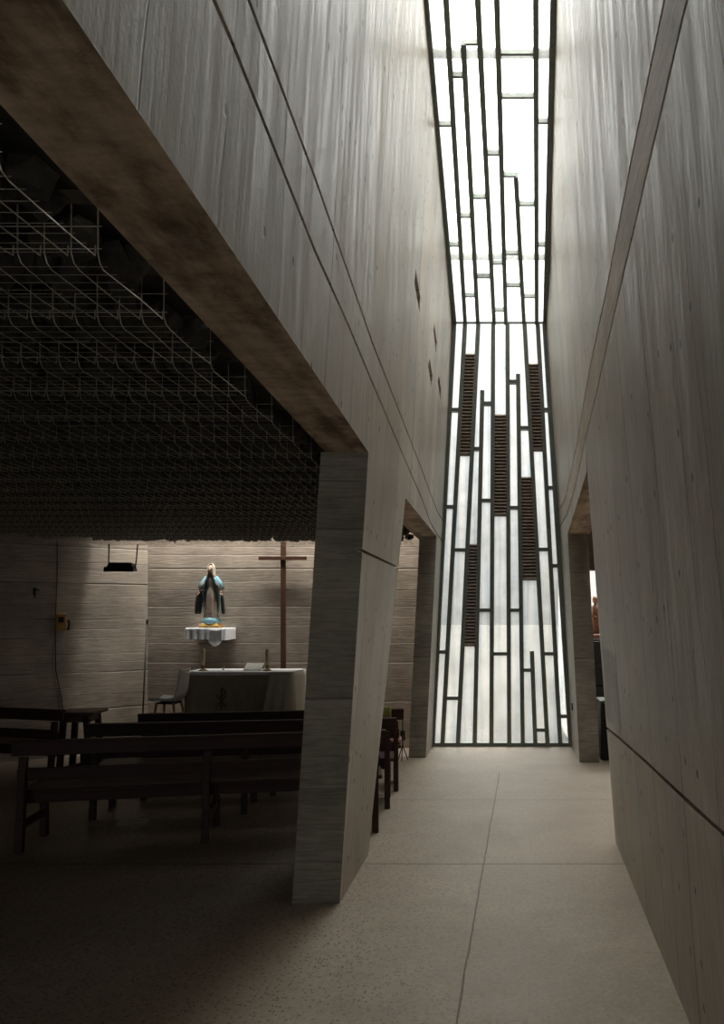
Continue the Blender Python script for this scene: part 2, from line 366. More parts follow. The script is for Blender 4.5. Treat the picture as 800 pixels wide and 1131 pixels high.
def shaft_wall(name, fn, side, ys, rows, thick, mats, holes=None, strip=None):
    """rows: bottom(Y), joint(Y)..., top(Y); every joint is a real recessed groove. side -1 left, +1 right"""
    gw, gd = .011, .03
    prof = [(rows[0], 0, 0)]
    for j in rows[1:-1]:
        prof += [(j, -gw, 0), (j, -gw*.6, gd), (j, gw*.6, gd), (j, gw, 0)]
    prof.append((rows[-1], 0, 0))
    st = []
    for Y in ys:
        col = []
        for r, dh, rec in prof:
            yy = Y(r(0)) if callable(Y) else Y
            h = r(yy)+dh
            yy = Y(h) if callable(Y) else Y
            col.append((fn(yy, h)+side*rec, yy, h))
        st.append(col)
    n = len(prof); m = MB(); V = [p for c in st for p in c]
    nb = len(V)
    for c in st:                                   # back of the slab
        V += [(c[0][0]+side*thick, c[0][1], c[0][2]), (c[-1][0]+side*thick, c[-1][1], c[-1][2])]
    fs = []; mi = []
    for i in range(len(st)-1):
        for j in range(n-1): fs.append((i*n+j, (i+1)*n+j, (i+1)*n+j+1, i*n+j+1)); mi.append(3 if j == strip else 0)
        a, b = nb+2*i, nb+2*i+2
        fs += [(a, a+1, b+1, b), (i*n, a, b, (i+1)*n), (i*n+n-1, (i+1)*n+n-1, b+1, a+1)]; mi += [0, 1, 0]
    for i in (0, len(st)-1):
        fs.append(tuple(range(i*n, i*n+n))+(nb+2*i+1, nb+2*i)); mi.append(2)
    m.v = V; m.f = fs; m.m = mi
    o = m.build(name, mats, kind='structure')
    if holes:
        cut = MB()
        for q in holes: cut.add(q, [(0,1,2,3),(7,6,5,4),(0,4,5,1),(1,5,6,2),(2,6,7,3),(3,7,4,0)])
        c = cut.build('cutter', mats); 
        b = o.modifiers.new('b', 'BOOLEAN'); b.object = c; b.operation = 'DIFFERENCE'; b.solver = 'EXACT'
        dg = bpy.context.evaluated_depsgraph_get(); me = bpy.data.meshes.new_from_object(o.evaluated_get(dg))
        o.modifiers.clear(); o.data = me; bpy.data.objects.remove(c)
    return o
YN = -2.6                                          # the wall behind the camera
ysL = [YN, 0, 1.22, 2, 3, 3.8, 4.56, 5.5, 6.4, 7.4, 8.4, 9.35, DW+.12]
diam = []
for D in ([(222,100),(250,275),(244,370),(214,180)], [(337,435),(355,555),(348,620),(331,475)], [(308,655),(327,765),(320,835),(299,705)], [(366,765),(380,850),(376,915),(360,800)]):
    P = [hit(420+x/5.655, 280+y/5.655, XL, -1) for x, y in D]
    diam.append([(XL(a, h)+.05, a, h) for a, h in P]+[(XL(a, h)-.16, a, h) for a, h in P])
TB = .27
mL = [M['wall_l'], M['soffit'], M['pier']]; mR = [M['wall_r'], M['soffit'], M['pier']]
shaft_wall('wall_left', XL, -1, ysL, [lambda Y: HB, G1, G2, lambda Y: sky_h(Y)+.25], TB, mL, diam)
flat = lambda v: (lambda Y: v)
def pillar(name, fn, side, y0, y1, t, label, joints=()):
    o = shaft_wall(name, fn, side, [y0, y1], [flat(0.0)]+list(joints)+[flat(HB)], t, [M['wall_l'] if side < 0 else M['wall_r'], M['pier'], M['pier']])
    return tag(o, label, 'pillar')
pillar('concrete_pillar', XL, -1, lambda h: 4.56, lambda h: 5.48+.29*h, .30, 'big leaning concrete pillar standing in front of the pews, nearest the camera', [lambda Y: 2.22-.0*Y])
pillar('concrete_pillar', XL, -1, lambda h: 9.30, lambda h: DW+.12, .22, 'narrow concrete pillar on the left, right beside the tall window')
EDGE = lambda h: 5.8
LR = lambda Y: lerp([(5.0, 3.0), (5.8, 2.97), (9.0, HB)], Y)
shaft_wall('wall_right', XR, 1, [YN, 0, 1.2, 2.2, 3.2, 4.2, 5.0, 5.8], [flat(0.0), R0, R1, R2, lambda Y: sky_h(Y)+.25], TB, [M['wall_r'], M['wall_r'], M['pier'], M['strip']], strip=8)
shaft_wall('wall_right_upper', XR, 1, [5.8, 6.5, 7.4, 8.2, 9.0, DW+.12], [LR, R1, R2, lambda Y: sky_h(Y)+.25], TB, mR+[M['strip']], strip=4)
pillar('concrete_pillar', XR, 1, lambda h: 9.0, lambda h: DW+.12, .25, 'narrow concrete pillar on the right, right beside the tall window')

# floor, outside ground
m = MB(); m.box((-2.5, 3.7, -.1), (14.5, 13.0, .2)); m.build('floor', M['floor'], kind='structure')
m = MB(); m.box((0, 110.4, -.35), (400, 200, .2)); m.build('ground_outside', M['gravel'], kind='structure')

# chapel shell
WL = [(-4.96, 10.0), (-8.3, 7.51)]
def slab_wall(name, a, b, h0, h1, t, mat, nrm):
    a = Vector((*a, 0)); b = Vector((*b, 0)); n = Vector((*nrm, 0)).normalized()*t
    P = [a+Vector((0,0,h0)), b+Vector((0,0,h0)), b+n+Vector((0,0,h0)), a+n+Vector((0,0,h0))]
    m = MB(); m.hexa(P+[p+Vector((0,0,h1-h0)) for p in P]); return m.build(name, mat, kind='structure')
slab_wall('wall_altar', (-5.3, 10.0), (-1.16, 10.0), 0, 3.81, .25, M['boards'], (0, 1))
slab_wall('wall_chapel_left', WL[0], WL[1], 0, 3.81, .25, M['boards_l'], (-.6, .8))
slab_wall('wall_chapel_side', (-8.3, 7.6), (-8.3, YN-.1), 0, 3.4, .25, M['boards_l'], (-1, 0))
for i_, (xa, xb, ha, hb) in enumerate([(-8.5,-5.4,0,11), (-5.4,-3.4,2.5,11), (-3.4,-.95,0,11), (-.95,.75,2.7,11), (.75,4.7,0,11)]):
    slab_wall('wall_back', (xa, YN), (xb, YN), ha, hb, .25, M['boards'], (0, -1))
for i_, (xa, xb, hb) in enumerate([(-5.4, -3.4, 2.5), (-.95, .75, 2.7)]):      # glazed entrance doors behind the camera
    d = empty('door_%d' % (i_+1), ((xa+xb)/2, YN-.12, 0), kind='structure'); wd_ = xb-xa
    m = MB(); m.box((-wd_/2+.04, 0, hb/2), (.08, .08, hb)); m.box((wd_/2-.04, 0, hb/2), (.08, .08, hb)); m.box((0, 0, hb-.04), (wd_, .08, .08)); m.box((0, 0, hb/2), (.06, .08, hb)); m.build('frame', M['steel'], d)
    m = MB(); m.box((0, 0, hb/2), (wd_-.1, .01, hb-.1)); m.build('glass_pane', M['glass'], d)
m = MB(); m.box((-4.85, 3.45, 3.3), (7.4, 12.2, .2)); m.build('ceiling_chapel', M['blackslab'], kind='structure')      # to Y=9.65
# daylight slot above the altar wall: front cheek and end cheek of its shaft
m = MB(); m.box((-3.2, 9.57, 3.40), (4.2, .10, .84)); m.build('wall_slot_front', M['boards'], kind='structure')
m = MB(); m.box((-1.16, 9.85, 3.5), (.12, .6, 1.0)); m.build('wall_slot_end', M['boards'], kind='structure')
m = MB(); m.box((-3.2, 9.82, 3.80), (4.3, .36, .02)); o = m.build('window_3', M['glass'], kind='structure')

# right side room
slab_wall('wall_room_side', (4.4, YN), (4.4, 13.2), 0, 3.6, .2, M['boards_l'], (1, 0))
slab_wall('wall_room_far', (1.2, 12.6), (4.6, 12.6), 0, 3.6, .2, M['plaster'], (0, 1))
slab_wall('wall_room_return', (1.05, DW+.1), (1.05, 12.8), 0, 3.6, .14, M['plaster'], (-1, 0))
m = MB(); m.box((2.78, 3.9, 3.2), (3.36, 13.2, .2)); m.build('ceiling_room', M['blackslab'], kind='structure')
m = MB(); m.box((2.85, 11.5, -.1), (3.5, 2.6, .2)); m.build('floor_room', M['floor'], kind='structure')
m = MB(); m.box((2.75, 10.5, 2.79), (3.2, .2, .62)); m.build('trim_1', M['tablewood'], kind='structure')
# top lid over the near end of the shaft
m = MB(); m.hexa([(x_, y_, sky_h(y_)+dz_) for dz_ in (.0, .22) for x_, y_ in ((-1.3,-2.7),(1.2,-2.7),(1.2,3.92),(-1.3,3.92))]); m.build('ceiling_shaft', M['wall_l'], kind='structure')

# ------------------------------------------------------------------ tall window (upright) and skylight (sloping towards the camera)
def wpt(x, y): return px(x, y, DW)
def spt(x, y):                                     # onto the skylight plane
    a = (CY-y)/F; Y = (5.93+DW*SLOPE-EYE)/(a+SLOPE); return px(x, y, Y)
def ln(p, q): return lambda y: p[0]+(q[0]-p[0])*(y-p[1])/(q[1]-p[1])
WB = {'A': ln((501.5,357),(477.5,823)), '1': ln((514,357),(489,823)), '2': ln((528.6,357),(506,823)), '3': ln((533,432),(524.5,823)),
      '4': ln((545,357),(543,823)), '5': ln((560.7,357),(562.7,823)), '6': ln((572.4,414),(577.6,823)), '7': ln((579.5,357),(605,823)),
      '8': ln((594,357),(619,823)), '9': ln((587.7,719),(591.5,823)), 'H': ln((602,357),(631,823))}
SB = {'A': ln((470,0),(502,356)), 'B': ln((493,0),(514,356)), 'C': ln((512,46),(528,356)), 'D': ln((528,0),(546,356)), 'E': ln((549,0),(559,356)),
      'F': ln((570,193),(579,356)), 'G': ln((592,0),(593,356)), 'H': ln((612,0),(602.5,356))}
def glazing(root, pt, bars, spans, cells, trans, n, wbar, hbar, dep):
    n = Vector(n)
    for k, (y0, y1) in spans.items():
        wd = wbar*1.25 if k in 'AH' else wbar
        nm = 'frame_side' if k in 'AH' else 'mullion'
        m = MB(); a, b = pt(bars[k](y0), y0), pt(bars[k](y1), y1); m.beam(a, b, wd, dep, n); m.build(nm, M['steel'], root)
    for a, b, y in trans:
        m = MB(); m.beam(pt(bars[a](y), y)+n*.005, pt(bars[b](y), y)+n*.005, hbar, dep*.8, n); m.build('transom', M['steel'], root)
    for a, b, y0, y1 in cells:
        P = [pt(bars[a](y1), y1), pt(bars[b](y1), y1), pt(bars[b](y0), y0), pt(bars[a](y0), y0)]
        m = MB(); m.hexa([p+n*.02 for p in P]+[p+n*.026 for p in P]); m.build('glass_pane', M['glass'], root)
win = empty('window_1', (0, 0, 0), kind='structure', label='tall narrow window of frosted glass strips at the end of the passage')
full = (357, 823)
spans = {'A': full, '1': full, '2': full, '3': (432, 823), '4': full, '5': full, '6': (414, 823), '7': full, '8': full, '9': (719, 823), 'H': full}
trans = [('A','1',453),('A','1',560),('A','1',720),('1','2',607.5),('1','2',771),('2','3',496),('3','4',446),('3','4',553),('3','4',674),('4','5',722),
         ('5','6',422),('5','6',561),('5','6',674),('6','7',473),('6','9',740),('9','7',806),('7','8',607),('7','8',722),('8','H',453),('8','H',539),('8','H',625),('8','H',791),
         ('A','H',822)]
cells = []
def col(a, b, *ys):
    for y0, y1 in zip(ys, ys[1:]): cells.append((a, b, y0, y1))
col('A','1',357,453,560,720,823); col('1','2',357,391); col('1','2',503,607.5,771,823); col('2','4',357,432); col('2','3',432,496,601); col('2','3',714,823)
col('3','4',432,446,553,674,823); col('4','5',357,458); col('4','5',570,722,823); col('5','7',357,414); col('5','6',414,422,561,674,823)
col('6','7',414,473,527); col('6','7',641,719); col('6','9',719,740,823); col('9','7',719,806,823); col('7','8',357,402); col('7','8',498,607,722,823)
col('8','H',357,453,539,625,791,823)
glazing(win, wpt, WB, spans, cells, trans, (0, 1, 0), .058, .048, .10)
for a, b, y0, y1 in [('1','2',391,503),('4','5',458,570),('7','8',402,498),('6','7',527,641),('2','3',601,714)]:
    m = MB(); P = [wpt(WB[a](y1), y1), wpt(WB[b](y1), y1), wpt(WB[b](y0), y0), wpt(WB[a](y0), y0)]; n = Vector((0, 1, 0))
    m.hexa([p+n*.05 for p in P]+[p+n*.056 for p in P]); r = m.build('louvre_panel', M['louvre'], win)
    m = MB(); cnt = round((y1-y0)/3.7)
    for i in range(cnt):
        y = y0+(i+.5)*(y1-y0)/cnt; q0, q1 = wpt(WB[a](y), y), wpt(WB[b](y), y)
        m.beam(q0+n*.0+Vector((.015,0,0)), q1+n*.0-Vector((.015,0,0)), .026, .05, (0, 1, -.7))
    m.build('slats', M['louvre'], r)
m = MB(); m.beam(wpt(501, 356.5)-Vector((.05,0,0)), wpt(603, 356.5)+Vector((.05,0,0)), .015, .05, (0,1,0)); m.build('head_rail', M['steel'], win)

sky = empty('window_2', (0, 0, 0), kind='structure', label='sloping skylight of frosted glass strips above the passage')
TOPY = -640
fs_ = (TOPY, 356)
spans = {'A': fs_, 'B': fs_, 'C': (46, 356), 'D': fs_, 'E': fs_, 'F': (193, 356), 'G': fs_, 'H': fs_}
trans = [('A','B',137),('A','B',270),('B','C',83),('B','C',238),('B','C',326),('C','D',47),('C','D',217),('C','D',305),('D','E',169),('D','E',290),('D','E',342),
         ('E','G',58),('E','G',106),('E','F',193),('E','F',279),('E','F',315),('F','G',225),('F','G',327),('G','H',134),('G','H',270),('A','H',TOPY),('B','D',-80),('D','E',-210),('E','G',-150),('A','B',-120),('G','H',-200)]
cells = []
col('A','B',TOPY,-120,137,270,356); col('B','D',TOPY,-80,47); col('B','C',47,83,238,326,356); col('C','D',47,217,305,356); col('D','E',TOPY,-210,169,290,342,356)
col('E','G',TOPY,-150,58,106,193); col('E','F',193,279,315,356); col('F','G',193,225,327,356); col('G','H',TOPY,-200,134,270,356)
sn = Vector((0, SLOPE, 1)).normalized()
glazing(sky, spt, SB, spans, cells, trans, sn, .052, .020, .09)
for y in (76, 298):                               # ties above the glass
    m = MB(); m.tube([spt(440, y)+sn*.22, spt(640, y)+sn*.22], .045, 12); m.build('outer_tie', M['steel'], sky, smooth=True)

# ------------------------------------------------------------------ gabion ceiling: rows of wire baskets filled with black stones
def rock(m, c, r, seed):
    bm = ROCKS[seed % len(ROCKS)]
    R = Matrix.Rotation(random.uniform(0, 6.28), 3, 'Z') @ Matrix.Rotation(random.uniform(0, 6.28), 3, 'X')
    m.add([Vector(c)+R @ (v*r) for v in bm[0]], bm[1])
ROCKS = []
for k in range(6):
    bm = bmesh.new(); bmesh.ops.create_icosphere(bm, subdivisions=1, radius=1)
    for v in bm.verts:
        v.co *= 1+.55*(noise.noise(v.co*1.4+Vector((k*7.1, 0, 0))))
    bm.verts.ensure_lookup_table()
    ROCKS.append(([v.co.copy() for v in bm.verts], [tuple(v.index for v in f.verts) for f in bm.faces])); bm.free()
HC = 2.75; pitch = .405
ordn = ['nearest the camera', 'second', 'third', 'fourth', 'fifth', 'sixth', 'seventh', 'eighth', 'ninth', 'tenth', 'eleventh', 'twelfth', 'thirteenth', 'fourteenth', 'fifteenth', 'sixteenth', 'seventeenth', 'eighteenth', 'nineteenth', 'twentieth', 'twenty-first', 'twenty-second']
rows_n = 21
for i in range(rows_n):
    Y0 = 1.135+i*pitch; Y1 = Y0+.365
    xr = min(XL(Y0, HB), XL(Y1, HB))-TB-.03; xl = max(-.70*Y1-1.0, -7.2, -4.96-1.34*(10-Y1)+.15)
    lab = ('first' if i == 0 else ordn[i])+' wire basket row of black stones in the ceiling, counted from the camera' if i < rows_n-1 else 'last wire basket row of black stones in the ceiling, nearest the altar wall'
    root = empty('gabion_basket', ((xl+xr)/2, (Y0+Y1)/2, HC), label=lab, cat='stone basket', group='wire baskets of stones lining the chapel ceiling')
    O = Vector(root.location); m = MB(); r = .0019
    x = xr-.01
    while x > xl:
        j = random.uniform(-.006, .006)
        m.tube([Vector(p)-O for p in [(x, Y0, HC+.16), (x, Y0, HC+.03), (x+j*.3, Y0+.012, HC+.008), (x+j, Y0+.035, HC), (x-j, Y0+.22, HC-.002), (x, Y1, HC+.002), (x, Y1+.002, HC+.03)]], r, 4, cap=False)
        x -= .072
    for q in range(8):
        y = Y0+.03+q*(Y1-Y0-.04)/7; m.tube([Vector((xl, y, HC+.006))-O, Vector((xr, y, HC+.006))-O], r*.34, 4, cap=False)
    for z in (.04, .10):
        m.tube([Vector((xl, Y0, HC+z))-O, Vector((xr, Y0, HC+z))-O], r*.8, 4, cap=False)
    m.build('wire_mesh', M['wire'], root)
    m = MB(); cnt = int((xr-xl)*.36/.0062)
    for q in range(cnt):
        rr = random.uniform(.035, .062)
        rock(m, Vector((random.uniform(xl, xr-.04), random.uniform(Y0+.05, Y1-.04), HC+.035+rr+random.uniform(0, .03)))-O, rr, q)
    m.box(Vector(((xl+xr)/2, (Y0+Y1)/2, HC+.19))-O, (xr-xl, .33, .04))
    m.build('stones', M['rock'], root, kind='stuff')

# ------------------------------------------------------------------ pews
def make_pew(L, label, mat, mid=True, name='pew'):
    t = empty(name, label=label, cat='pew', group='dark wooden pews facing the altar')
    z = lambda m, nm, p=t: m.build(nm, mat, p, bevel=.004)
    m = MB(); m.box((0, -.01, .775), (L, .035, .10)); m.box((0, -.008, .832), (L, .06, .022)); z(m, 'top_rail')
    m = MB(); m.box((0, -.035, .585), (L-.10, .028, .095)); z(m, 'back_rail')
    m = MB(); m.box((0, .20, .435), (L-.06, .36, .035)); z(m, 'seat')
    m = MB(); m.box((0, .03, .385), (L-.16, .028, .075)); m.box((0, .35, .385), (L-.16, .028, .075)); z(m, 'seat_apron')
    xs = [-L/2+.09, L/2-.09]+([0.0] if mid else [])
    for x in xs:
        m = MB(); m.beam((x, -.11, 0), (x, -.032, .72), .055, .05, (0, 1, 0)); z(m, 'rear_leg')
        m = MB(); m.beam((x, .34, 0), (x, .34, .42), .055, .05, (0, 1, 0)); z(m, 'front_leg')
        m = MB(); m.beam((x, -.06, .20), (x, .32, .20), .03, .06, (0, 0, 1)); z(m, 'stretcher')
    return t
def place(t, a, b):                              # rear feet on the floor from a to b
    a = Vector((*a, 0)); b = Vector((*b, 0)); d = b-a; t.location = (a+b)/2+Vector((-d.y, d.x, 0)).normalized()*.11; t.rotation_euler = (0, 0, math.atan2(d.y, d.x))
p1 = make_pew(2.86, 'nearest dark wooden pew, running behind the big leaning pillar', M['pew']); place(p1, (-3.80, 5.52), (-1.03, 6.08))
p2 = copy_tree(p1); p2['label'] = 'middle dark wooden pew of the three behind the big pillar'; place(p2, (-3.80, 6.42), (-1.01, 6.83))
p3 = copy_tree(p1); p3['label'] = 'dark wooden pew closest to the altar, green cloth over its end'; place(p3, (-3.68, 7.10), (-1.04, 7.53))
for p, s_ in ((p2, .965), (p3, .915)): p.scale = (s_, 1, 1)
p4 = copy_tree(p1); p4['label'] = 'dark wooden pew at the left edge beside the small table'; place(p4, (-7.25, 8.05), (-4.62, 7.42)); p4.scale = (.94, 1, 1)
p4.location.z = 0
for p in (p1, p2, p3, p4): pass
# cloth and cushion on the third pew
def local(p, x, y, z): 
    R = Matrix.Rotation(p.rotation_euler[2], 4, 'Z'); return Vector(p.location)+R @ Vector((x, y, z))
rz3 = p3.rotation_euler[2]
m = MB(); prof = [(-.05,.62),(-.055,.74),(-.048,.845),(-.02,.858),(.02,.856),(.035,.835),(.03,.72)]
R = []
for i in range(9):
    x = -.10+.025*i; s = [(x, a+.004*math.sin(i*2+j), h+.006*math.sin(i*1.7+j)) for j, (a, h) in enumerate(prof)]
    s2 = [(x, a+(.006 if a > 0 else -.006) if abs(a) > .02 else a, h+.008) for (x, a, h) in s][::-1]; R.append(s+s2)
m.rings(R); o = m.build('draped_cloth', M['green'], smooth=True); o.location = local(p3, 1.08, 0, 0); o.rotation_euler = (0, 0, rz3)
tag(o, 'yellow green cloth hung over the end of the pew closest to the altar', 'cloth')
def cushion(c, sx, sy, sz, mat, label, rz):
    m = MB(); n = 8; R = []
    for i in range(n+1):
        v = -1+2*i/n; ring = []
        for k in range(16):
            a = 2*PI*k/16; ca, sa = math.cos(a), math.sin(a)
            rr = (1-abs(v)**4)**.5 if abs(v) < 1 else .02
            ring.append((abs(ca)**.45*math.copysign(1, ca)*sx/2*(.5+.5*rr), v*sy/2, sz/2+abs(sa)**.7*math.copysign(1, sa)*sz/2*max(rr, .05)))
        R.append(ring)
    m.rings(R); o = m.build('cushion', mat, smooth=True); o.location = c; o.rotation_euler = (0, 0, rz); return tag(o, label, 'cushion')
cushion(local(p3, 1.12, .2, .4525), .34, .32, .07, M['pink'], 'pink patterned cushion on the seat of the pew closest to the altar', rz3)

# small table near the left wall
t = empty('side_table', (-4.97, 8.45, 0), .1, 'small brown wooden table against the left wall beyond the pews', 'table')
m = MB(); m.box((0, 0, .70), (.44, .40, .035)); m.build('table_top', M['tablewood'], t, bevel=.004)
for sx in (-1, 1):
    for sy in (-1, 1):
        m = MB(); m.beam((sx*.17, sy*.15, 0), (sx*.12, sy*.14, .69), .06, .05, (0, 1, 0)); m.build('leg', M['pew'], t, bevel=.003)
m = MB(); m.box((0, 0, .635), (.30, .28, .08)); m.build('apron', M['tablewood'], t)
m = MB(); m.box((0, 0, .003), (.24, .17, .004)); o = m.build('pale_floor_patch', M['paper_or_patch']); o.location = (-3.30, 6.40, 0); o.rotation_euler = (0, 0, .3)  # pale flat rectangle on the floor
tag(o, 'small pale flat patch lying on the dark floor under the pews', 'paper_or_patch')

# ------------------------------------------------------------------ altar end
m = MB(); m.box((-3.75, 9.29, .18), (2.6, 1.40, .36)); m.build('altar_platform', M['boards'], bevel=.01, kind='structure')
PZ = .36; AY = 9.30                               # altar centre depth
a = empty('altar', (-3.37, AY, PZ), 0, 'altar table draped in shaded beige cloth with a white top cloth', 'altar')
AW, AD, AH = 1.30, .50, .75
m = MB(); m.box((0, 0, AH-.03), (AW, AD, .05)); m.build('table_top', M['tablewood'], a)
for sx in (-1, 1):
    for sy in (-1, 1):
        m = MB(); m.box((sx*(AW/2-.06), sy*(AD/2-.06), (AH-.05)/2), (.07, .07, AH-.05)); m.build('leg', M['tablewood'], a)
def skirt(name, wx, wy, z1, z0, amp, waves, mat, parent, hem=0, x0=None, x1=None):
    """cloth hanging round a table: a closed pleated curtain with a top sheet"""
    m = MB(); n = 160; ring = []
    per = 2*(wx+wy)
    for k in range(n):
        d = per*k/n
        if d < wx: p = (-wx/2+d, -wy/2); nn = (0, -1)
        elif d < wx+wy: p = (wx/2, -wy/2+d-wx); nn = (1, 0)
        elif d < 2*wx+wy: p = (wx/2-(d-wx-wy), wy/2); nn = (0, 1)
        else: p = (-wx/2, wy/2-(d-2*wx-wy)); nn = (-1, 0)
        ring.append((p, nn, d))
    R = []
    for j in range(8):
        f = j/7; z = z1+(z0-z1)*f
        R.append([(p[0]+nn[0]*(.008+f*amp*(1+math.sin(d*waves+1.1*math.sin(d*3)))), p[1]+nn[1]*(.008+f*amp*(1+math.sin(d*waves+1.1*math.sin(d*3)))), z+(hem*f*math.sin(d*7.3+1) if j else 0)) for p, nn, d in ring])
    m.rings(R[::-1], cap=False); b = len(m.v)-len(ring)
    m.f.append(tuple(range(b, b+len(ring)))); m.m.append(0)
    o = m.build(name, mat, parent, smooth=False); 
    for p in o.data.polygons: p.use_smooth = len(p.vertices) == 4
    return o
sk = skirt('shaded_altar_cloth', AW+.01, AD+.01, AH+.004, .03, .012, 26, M['altarcloth'], None)
sk.location = a.location; tag(sk, 'shaded beige cloth hanging to the platform round the altar, dark emblem on its front', 'altar cloth')
E = MB(); yy = -AD/2-.045                          # embroidered cross monogram
E.tube([(-.18, yy, .30), (-.18, yy, .56)], .011, 6); E.tube([(-.24, yy, .33), (-.12, yy, .47)], .009, 6); E.tube([(-.12, yy, .33), (-.24, yy, .47)], .009, 6)
E.tube([(-.18+.045*math.sin(t_), yy, .515+.045*math.cos(t_)) for t_ in [0, .6, 1.2, 1.8, 2.4, 3.1]], .009, 6)
E.build('emblem', M['embroid'], sk)
tc_ = skirt('white_altar_cloth', AW+.05, AD+.05, AH+.012, AH-.03, .003, 30, M['linen'], None, .004); tc_.location = a.location
tag(tc_, 'thin white cloth spread over the top of the altar', 'altar cloth')
# lace drop over the right end; colour and slanted edge imitate the lit cloth
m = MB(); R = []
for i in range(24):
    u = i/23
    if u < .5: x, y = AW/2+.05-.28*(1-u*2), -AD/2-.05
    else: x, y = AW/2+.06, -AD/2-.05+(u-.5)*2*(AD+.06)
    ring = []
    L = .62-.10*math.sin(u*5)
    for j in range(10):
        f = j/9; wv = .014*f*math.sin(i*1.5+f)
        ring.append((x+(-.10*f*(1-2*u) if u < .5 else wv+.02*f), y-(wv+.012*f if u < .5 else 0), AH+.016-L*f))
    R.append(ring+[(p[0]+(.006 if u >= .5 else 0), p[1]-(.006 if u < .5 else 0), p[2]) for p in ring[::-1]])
m.rings(R); m.build('lit_lace_drop', M['lace'], tc_, smooth=True)

def candle(x, label):
    t = empty('altar_candle', (x, AY-.05, PZ+AH+.0125), 0, label, 'candle', 'pair of candles on the altar')
    m = MB(); m.lathe([(.001,0),(.055,0),(.058,.008),(.03,.018),(.014,.03),(.012,.05),(.028,.056),(.030,.064),(.012,.068),(.001,.068)]); m.build('candlestick', M['brass'], t, smooth=True)
    m = MB(); m.lathe([(.001,.066),(.024,.066),(.024,.27),(.018,.278),(.001,.279)]); m.build('wax_candle', M['wax'], t, smooth=True)
    m = MB(); m.tube([(0,0,.276),(.002,0,.292)], .0018, 6); m.build('wick', M['dark'], t)
candle(-3.88, 'tall brown candle at the left end of the altar'); candle(-3.06, 'tall brown candle at the right end of the altar, beside the white book')
t = empty('book_rest', (-3.24, AY-.02, PZ+AH+.0125), 0, 'small white book stand with open book on the altar between the candles', 'book')
m = MB(); m.box((0, 0, .008), (.22, .16, .014)); m.build('base', M['white'], t, bevel=.003)
m = MB(); Rm = Matrix.Rotation(.5, 3, 'X')
m.box((-.055, .0, .05), (.11, .15, .014), Rm @ Matrix.Rotation(.06, 3, 'Y')); m.box((.055, .0, .05), (.11, .15, .014), Rm @ Matrix.Rotation(-.06, 3, 'Y')); m.box((0, .03, .035), (.16, .012, .06)); m.build('open_book', M['paper_or_patch'], t, bevel=.002)
m = MB(); m.lathe([(.001,0),(.018,0),(.006,.008),(.005,.03),(.016,.045),(.018,.06),(.016,.061),(.001,.04)], n=14); o = m.build('chalice', M['brass'], smooth=True); o.location = (-3.66, AY+.05, PZ+AH+.0125)
tag(o, 'tiny brass cup on the altar near the left candle', 'cup')

# white shell chair at the left of the altar, facing left
t = empty('shell_chair', (-4.10, 8.82, PZ), 0, 'white plastic chair with pale wooden legs left of the altar', 'chair')
t.scale = (.84, .84, 1)
m = MB(); R = []
prof = [(-.21,.435),(-.19,.452),(0,.44),(.10,.445),(.155,.475),(.185,.55),(.21,.68),(.235,.80),(.24,.815)]
for i, (x, z) in enumerate(prof):
    hw = .20 if i < 4 else .20-.012*(i-3); th = .022; ring = []
    d = Vector((prof[min(i+1,8)][0]-prof[max(i-1,0)][0], 0, prof[min(i+1,8)][1]-prof[max(i-1,0)][1])).normalized(); nn = Vector((-d.z, 0, d.x))
    for k in range(9): s = -1+k/4; ring.append(Vector((x, s*hw, z))+nn*(.03*s*s))
    for k in range(8, -1, -1): s = -1+k/4; ring.append(Vector((x, s*hw, z))+nn*(.03*s*s-th))
    R.append(ring)
m.rings(R); m.build('shell_seat', M['white'], t, smooth=True)
m = MB(); m.box((-.02, 0, .405), (.26, .26, .02)); m.build('seat_frame', M['dark'], t)
for sx in (-1, 1):
    for sy in (-1, 1):
        m = MB(); m.tube([(sx*.185-.01, sy*.18, 0), (sx*.12-.02, sy*.12, .42)], [.012, .017], 10); m.build('leg', M['oak'], t, smooth=True)

# cross on the altar wall
c = empty('wall_cross', (-3.065, 9.93, .36), 0, 'tall plain brown wooden cross standing against the altar wall', 'cross')
m = MB(); m.box((0, 0, 1.24), (.062, .05, 2.48)); m.build('upright', M['cross'], c, bevel=.003)
m = MB(); m.box((0, -.03, 2.25), (.655, .03, .05)); m.build('crossbar', M['cross'], c, bevel=.003)

# statue shelf with white cloth
SX, SH = -4.005, 1.655
t = empty('wall_shelf', (SX, 9.82, SH), 0, 'small wall shelf under the statue, held by a dark red bracket', 'shelf')
m = MB(); m.box((0, 0, -.02), (.50, .34, .03)); m.build('shelf_board', M['tablewood'], t)
m = MB(); m.hexa([(-.04,.02,-.24),(.04,.02,-.24),(.04,.17,-.24),(-.04,.17,-.24),(-.05,-.12,-.035),(.05,-.12,-.035),(.05,.17,-.035),(-.05,.17,-.035)]); m.build('bracket', M['pewlt'], t, bevel=.004)
sc_ = skirt('shelf_cloth', .53, .355, .006, -.15, .009, 62, M['linen'], None, .006); sc_.location = (SX, 9.805, SH); tag(sc_, 'white pleated cloth covering the shelf under the statue', 'cloth')
m = MB(); R = []
for i in range(9):
    x = .05+.022*i; L = .16+.085*math.sin(PI*(i+.5)/9)
    f1 = [(x, -.208-.012*math.sin(i*1.6)*j/5, .006-L*j/5) for j in range(6)]; R.append(f1+[(p[0], p[1]-.004, p[2]) for p in f1[::-1]])
m.rings(R); m.build('cloth_corner', M['linen'], sc_, smooth=True)

